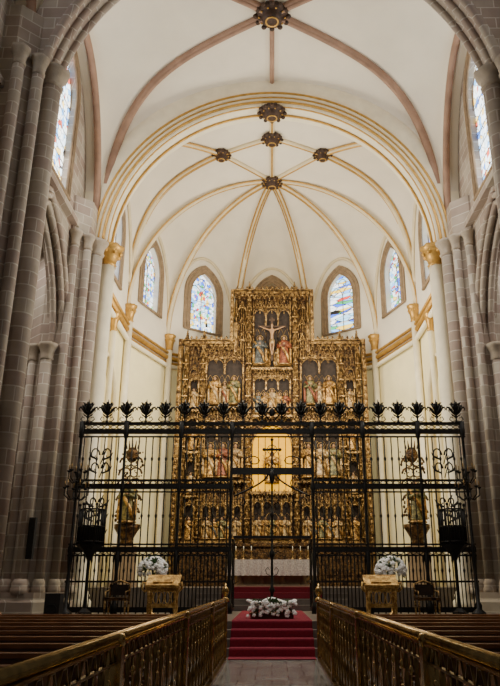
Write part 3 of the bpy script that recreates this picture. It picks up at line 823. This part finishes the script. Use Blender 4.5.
for k in range(700):
    x=random.uniform(-4.9,4.9); z=random.uniform(3.3,13.2) if abs(x)>2.1 else random.uniform(3.3,15.9)
    if any(a<abs(x)<b and c<z<d for a,b,c,d in((-1,1,3.5,5.1),(-1,1.15,5.7,9.1),(-1,1,9.5,11.4),(-1,1.05,11.95,15),(1.6,3.65,3.5,5.1),(1.6,3.65,6.3,9.1),(1.6,3.65,9.9,12.2))): continue
    r=random.uniform(.02,.045); m.sph((x,.06,Z(z)),r,(1,1,random.uniform(.8,2.2)),5,4)
obj('carved_foliage',m,GILT,e,kind='stuff')

sy=RY-.2
for s in(-1,1):
    for k,x in enumerate((1.95,2.62,3.3)):
        statue(s*x*AX,sy,6.35,1.62,[3,1,0,0,3,4][k+(3 if s>0 else 0)],mant=[0,0,3][k])
    for k,x in enumerate((2.29,2.96)): statue(s*x*AX,sy+.1,6.35,1.2,[4,0][k],mant=0)
    for k,x in enumerate((2.1,2.62,3.15)): statue(s*x*AX,sy+(.08 if k==1 else -.05),9.95,1.45-.25*(k==1),[4,3,0][k],rot=s*.2,mant=[0,1,3][(k+(s>0))%3])
    for k,x in enumerate((1.85,2.2,2.6,3.0,3.4)): statue(s*x*AX,sy,3.52,.98-.08*(k%2),[3,0,4,0,3][k],halo=False,mant=(k*2)%4)
    for k,z in enumerate((3.5,5.6,7.7,9.8)): statue(s*4.3*AX,sy,z,1.0,[0,3,0,3][k],halo=False)
for k,x in enumerate((-.7,-.35,0,.35,.7)): statue(x*AX,sy,3.52,1.0,[3,0,4,0,3][k],halo=False)
for k,x in enumerate((-.75,-.4,0,.4,.75)): statue(x*AX,sy,9.52,1.05+.2*(k==2),[2,0,3,0,1][k])
for x,c,h in((-.68,2,1.55),(.68,1,1.55),(-.38,0,1.15),(.38,3,1.1)): statue(x*AX,sy+(.1 if h<1.4 else -.1),12.0,h,c)
statue(0,sy,6.1,1.5,0,where='in the glowing central niche',mant=0)
m=MB()
m.tube([(.42*cos(q*pi/12),0,.86*sin(q*pi/12)) for q in range(24)],.03,6,closed=True)
for q in range(24):
    a=q*pi/12; m.tube([(.43*cos(a),0,.88*sin(a)),(.55*cos(a),0,1.02*sin(a))],[.022,.006],4)
obj('sunburst',m,GILT3,label='golden ray mandorla around the central statue',cat='ornament',loc=(0,RY-.08,7.0))

ce=empty('crucifix',loc=(0,RY-.35,12.3),scale=.86,label='carved crucifix with figure, arms outstretched, atop the altarpiece',cat='crucifix')
m=MB(); m.box(-.06,.06,.05,.13,0,2.75); m.box(-.85,.85,.05,.13,2.1,2.22); m.box(-.18,.18,.03,.06,2.5,2.65); obj('cross',m,HAIR,ce)
nodes=[((0,-.03,1.25),.10),((0,-.04,1.5),.09),((0,-.03,1.85),.11),((0,-.06,2.02),.05),((0,-.1,2.18),.08),((0,-.1,2.28),.06),
 ((-.2,-.02,1.93),.05),((-.48,0,2.03),.04),((-.75,0,2.15),.025),((.2,-.02,1.93),.05),((.48,0,2.03),.04),((.75,0,2.15),.025),
 ((-.09,-.04,1.1),.07),((-.08,-.12,.72),.05),((-.02,-.03,.32),.03),((.09,-.04,1.1),.07),((.08,-.12,.72),.05),((.02,-.03,.32),.03)]
edges=[(0,1),(1,2),(2,3),(3,4),(4,5),(2,6),(6,7),(7,8),(2,9),(9,10),(10,11),(0,12),(12,13),(13,14),(0,15),(15,16),(16,17)]
me=D.meshes.new('figure'); me.from_pydata([n[0] for n in nodes],edges,[]); me.materials.append(SKIN)
fo=obj('figure',me,None,ce); sk=fo.modifiers.new('Skin','SKIN')
for i,n in enumerate(nodes): me.skin_vertices[0].data[i].radius=(n[1],n[1])
me.skin_vertices[0].data[0].use_root=True
fo.modifiers.new('Sub','SUBSURF').levels=1
m=MB(); m.lathe((0,-.03,1.02),[(.15,0),(.16,.1),(.13,.28)],12,fl=.06,fn=6,sy=.8); obj('loincloth',m,ROBES[3],ce)

# ------------------------------------------------------------ ALTAR + candles
ae=empty('altar_table',loc=(0,27.4,1.45),label='stone altar table draped in white lace cloth',cat='altar')
m=MB(); m.box(-1.45,1.45,-.4,.4,0,.1)
for x in(-1.2,-.4,.4,1.2): m.lathe((x,0,.1),[(.16,0),(.1,.1),(.09,.6),(.15,.75)],10)
m.box(-1.3,1.3,.0,.3,.1,.8)
obj('support',m,SURR,ae)
m=MB(); m.box(-1.62,1.62,-.52,.52,.85,.97); obj('slab',m,CREAMC,ae)
m=MB(); m.box(-1.66,1.66,-.55,.55,.97,.985)
rows=[[(-1.66+3.32*i/60,-.56-.015*sin(i*1.3),.985) for i in range(61)],[(-1.66+3.32*i/60,-.57-.03*sin(i*1.3),.40+.02*abs(sin(i*.9))) for i in range(61)]]
m.grid(rows)
for s in(-1,1): m.box(s*1.67-.01,s*1.67+.01,-.55,.55,.40,.985)
obj('lace_cloth',m,LACE,ae)
def candlestick(x,y,z,h,lab):
    e=empty('candlestick',loc=(x,y,z),label=lab,cat='candlestick',group='altar candlesticks')
    m=MB(); m.lathe((0,0,0),[(.07,0),(.06,.04),(.02,.08),(.035,h*.3),(.015,h*.35),(.02,h*.6),(.05,h*.66),(.05,h*.68)],10); obj('stem',m,BRASSD,e)
    m=MB(); m.lathe((0,0,h*.68),[(.016,0),(.014,h*.32),(.004,h*.36)],8); obj('candle',m,WAX,e)
for x in(-1.4,-1.1,-.8,.8,1.1,1.4): candlestick(x,27.5,2.436,.5,'small brass candlestick with white candle on the altar')

# ------------------------------------------------------------ FLOWERS
def blossoms(fn,n,r):
    m=MB()
    for k in range(n):
        c,nr=fn(); c=Vector(c); nr=Vector(nr).normalized(); q=nr.to_track_quat('Z','Y').to_matrix(); rr=r*random.uniform(.75,1.2)
        m.sph(c,rr*.75,(1,1,.85),8,6)
        for i in range(5):
            a=2*pi*i/5; m.sph(c+q@Vector((rr*.5*cos(a),rr*.5*sin(a),rr*.15)),rr*.45,(1,1,.8),6,4)
    return m
def leaves(fn,n,l):
    m=MB()
    for k in range(n):
        c,nr=fn(.8); c=Vector(c); d=Vector(nr).normalized()+Vector([random.uniform(-.5,.5) for _ in range(3)]); d.normalize()
        s=d.cross(Vector((0,.3,1))).normalized()*l*.25; L=l*random.uniform(.6,1.1)
        m.add([c,c+d*L*.5+s,c+d*L,c+d*L*.5-s],[(0,1,2,3)])
    return m
def dome(cx,cy,cz,rx,ry,rz):
    def f(k=1.0):
        while True:
            v=Vector([random.gauss(0,1) for _ in range(3)]).normalized()
            if v.z>-.35: break
        return (cx+v.x*rx*k,cy+v.y*ry*k,cz+v.z*rz*k),(v.x,v.y,v.z)
    return f
def bank(k=1.0):
    x=random.uniform(-.62,.62)
    if random.random()<.6: return (x*k,-.22*k,random.uniform(.06,.40)),(x*.6,-1,.5)
    return (x*k,random.uniform(-.22,.22)*k,.1+(.32+.05*cos(x*8))*k),(x*.4,-.2,1)
fe=empty('flower_arrangement',loc=(0,18.8,.745),label='low wide bank of white flowers and leaves on red carpet',cat='flowers')
m=MB(); m.box(-.55,.55,-.16,.16,0,.12); m.box(-.58,.58,-.19,.19,.10,.14); obj('planter',m,WOOD,fe)
obj('foliage',leaves(bank,170,.15),LEAF,fe,kind='stuff'); obj('blossoms',blossoms(bank,80,.065),WHITE,fe,kind='stuff')
for s in(-1,1):
    fe=empty('flower_stand',loc=(s*3.35,20.2,.72),label='round white bouquet on a tall brass pedestal',cat='flowers',group='pedestal bouquets')
    m=MB(); m.lathe((0,0,0),[(.22,0),(.2,.05),(.05,.12),(.04,.4),(.07,.5),(.04,.6),(.05,.78),(.17,.9),(.2,.95),(.17,.95)],12); obj('pedestal',m,BRASSD,fe)
    d=dome(0,0,1.22,.40,.40,.34); obj('foliage',leaves(d,170,.17),LEAF,fe,kind='stuff'); obj('blossoms',blossoms(d,100,.08),WHITE,fe,kind='stuff')

# ------------------------------------------------------------ LECTERNS
for s in(-1,1):
    le=empty('lectern',loc=(s*2.85,18.95,.72),label='carved gilt lectern with slanted book desk at the platform edge',cat='lectern',group='gilt lecterns')
    m=MB(); m.box(-.42,.42,-.25,.25,0,.07); obj('base',m,GILT,le)
    for x in(-.34,.34):
        for y in(-.18,.18): m=MB(); m.lathe((x,y,.07),[(.06,0),(.03,.08),(.045,.25),(.03,.4),(.05,.55),(.05,.62)],8); obj('leg',m,GILT3,le)
    m=MB(); m.box(-.42,.42,-.22,.22,.66,.8)
    for k in range(5):
        m.tube([(-.30+.15*k+.065*cos(q*pi/4),-.21,.52+.15*sin(q*pi/4)) for q in range(8)],.018,4,closed=True)
    m.box(-.36,.36,-.22,-.19,.28,.38); m.sph((0,-.22,.73),.07,(1,.5,1),8,6)
    for q in(-1,1): m.tube([(q*.42,-.2,.66),(q*.52,-.2,.75),(q*.5,-.2,.9),(q*.42,-.2,.86)],.03,5)
    obj('carved_body',m,GILT3,le)
    m=MB(); m.obox((0,0,.92),.44,.3,.025,Matrix.Rotation(.5,3,'X')); m.obox((0,-.28,.80),.44,.015,.04,Matrix.Rotation(.5,3,'X')); obj('desk',m,GILT3,le)
    bk=empty('open_book',loc=(s*2.85,18.95,1.685),label='open missal resting on the gilt lectern',cat='book',group='missals')
    m=MB(); m.obox((-.13,0,0.0),.13,.16,.018,Matrix.Rotation(.5,3,'X')); m.obox((.13,0,0.0),.13,.16,.018,Matrix.Rotation(.5,3,'X'))
    obj('pages',m,GILT3,bk)

for s in(-1,1):
    x=s*4.35
    c=empty('armchair',loc=(x,20.4,.72),label='gilded armchair with dark upholstered seat before the grille',cat='chair',group='chancel armchairs')
    for a in(-.28,.28):
        for b in(-.25,.25): m=MB(); m.lathe((a,b,0),[(.03,0),(.02,.1),(.035,.3),(.03,.42)],6); obj('leg',m,GILT,c)
        m=MB(); m.tube([(a,-.25,.42),(a,-.25,.65),(a,.25,.68)],.022,5); obj('armrest',m,GILT,c)
    m=MB(); m.box(-.31,.31,-.28,.28,.42,.5); obj('seat',m,GILT2,c)
    m=MB(); m.tube([(-.28,.27,.45),(-.28,.3,.85),(0,.32,.95),(.28,.3,.85),(.28,.27,.45)],.025,6); obj('back_frame',m,GILT,c)
    m=MB(); m.box(-.25,.25,.28,.31,.55,.84); obj('backrest',m,NICHE,c)

for s in(-1,1):
    for x,y,z,h in((7.55,22.15,2.3,1.25),(7.2,14.6,2.6,1.1)):
        sp=empty('loudspeaker',loc=(s*x,y,z),label='slim black column loudspeaker mounted on stone pier',cat='loudspeaker',group='column loudspeakers')
        m=MB(); m.box(-.1,.1,-.08,.08,0,h); obj('cabinet',m,BLACK,sp)
        m2=MB(); m2.box(-.085,.085,-.095,-.08,.04,h-.04); obj('grille_cloth',m2,IRON,sp)
        m3=MB(); m3.box(-.03,.03,.08,.3,h*.5-.05,h*.5+.05); obj('bracket',m3,IRON,sp)
sp=empty('stage_monitor',loc=(-5.75,19.2,.72),label='black floor loudspeaker box near pier',cat='loudspeaker')
m=MB(); m.box(-.2,.2,-.18,.18,0,.62); obj('cabinet',m,BLACK,sp)
m=MB(); m.tube([(.13*cos(q*pi/8),-.19,.22+.13*sin(q*pi/8)) for q in range(16)],.012,4,closed=True); obj('driver_ring',m,IRON,sp)

for s in(-1,1):
    g=empty('gilded_monument',loc=(s*5.9,28.6,1.45),label='dark gilded carved monument with angel and scrolled crest',cat='sculpture',group='chancel wall monuments')
    m=MB(); m.box(-.5,.5,-.4,.4,0,.25); m.box(-.4,.4,-.32,.32,.25,1.4); m.box(-.46,.46,-.38,.38,1.4,1.55); obj('pedestal',m,SURR,g)
    m=MB(); m.lathe((0,0,1.55),[(.3,0),(.22,.2),(.40,.55),(.5,.7),(.5,.85)],12,fl=.06,fn=8); obj('console',m,GILT2,g)
    m=MB(); Z1=1.55
    for q in(-1,1):
        for zz,rr in((1.3,.3),(1.8,.34),(2.4,.36),(2.9,.3),(3.35,.3)):
            m.tube([(q*(.18+(rr-rr*.8*t/12)*cos(t*.6)),-.05,Z1+zz+(rr-rr*.8*t/12)*sin(t*.6)) for t in range(14)],[.045-.002*t for t in range(14)],5)
    for k in range(90): m.sph((random.uniform(-.5,.5),random.uniform(-.12,.1),Z1+random.uniform(.9,3.9)),random.uniform(.02,.06),(1,1,1.3),6,4)
    m.sph((0,.05,Z1+3.7),.26,(1,.4,1.3),12,8)
    for k in range(5): m.tube([(-.24+.12*k,0,Z1+3.95),(-.3+.15*k,0,Z1+4.3)],[.05,.01],5)
    obj('scrollwork',m,GILT2,g)
    statue(s*5.87,28.25,3.87,1.6,4,where='on gilded monument',mant=0)

# ------------------------------------------------------------ LIGHTS
def area(loc,target,sx,sy,p,col=(1,.93,.82)):
    l=D.lights.new('area','AREA'); l.shape='RECTANGLE'; l.size=sx; l.size_y=sy; l.energy=p; l.color=col
    o=D.objects.new('area_light',l); o.location=loc; o.rotation_euler=(Vector(target)-Vector(loc)).to_track_quat('-Z','Y').to_euler(); link(o)
area((0,26,9),(0,27.5,21),6,4,700,(1,.91,.77))
area((0,24.9,13.2),(0,33.5,8.5),6,1.2,520,(1,.86,.64))
for s in(-1,1):
    area((s*5.4,25.0,11.5),(-s*6.9,28.5,9),1.2,2,820,(1,.92,.72))
    area((s*7.0,20,17.2),(-s*6.2,21,8),1.5,3,330,(1,.97,.92))
    area((s*10.5,20,12.5),(s*9.5,22,0),3,6,230,(1,.93,.84))
area((0,19.4,9),(0,21,22),5,3,270,(1,.90,.76))
area((0,12,12),(0,19,0),6,3,45,(1,.92,.82))
area((0,19.8,12.5),(0,20.8,0),5,3,170,(1,.94,.85))
area((0,14.5,6.5),(0,19.2,1.2),2,1,65,(1,.94,.86))
w=D.worlds.new('World'); C.scene.world=w; w.use_nodes=True
bg=w.node_tree.nodes['Background']; bg.inputs[0].default_value=(.88,.85,.80,1); bg.inputs[1].default_value=.07

# ------------------------------------------------------------ CAMERA
cam=D.cameras.new('camera'); co=D.objects.new('camera',cam); link(co)
cam.sensor_width=36; cam.sensor_height=36; cam.sensor_fit='AUTO'; cam.lens=35.685; cam.shift_x=-22/686
co.location=(0,0,1.6); co.rotation_euler=(pi/2+math.radians(19.44),0,0)
C.scene.camera=co
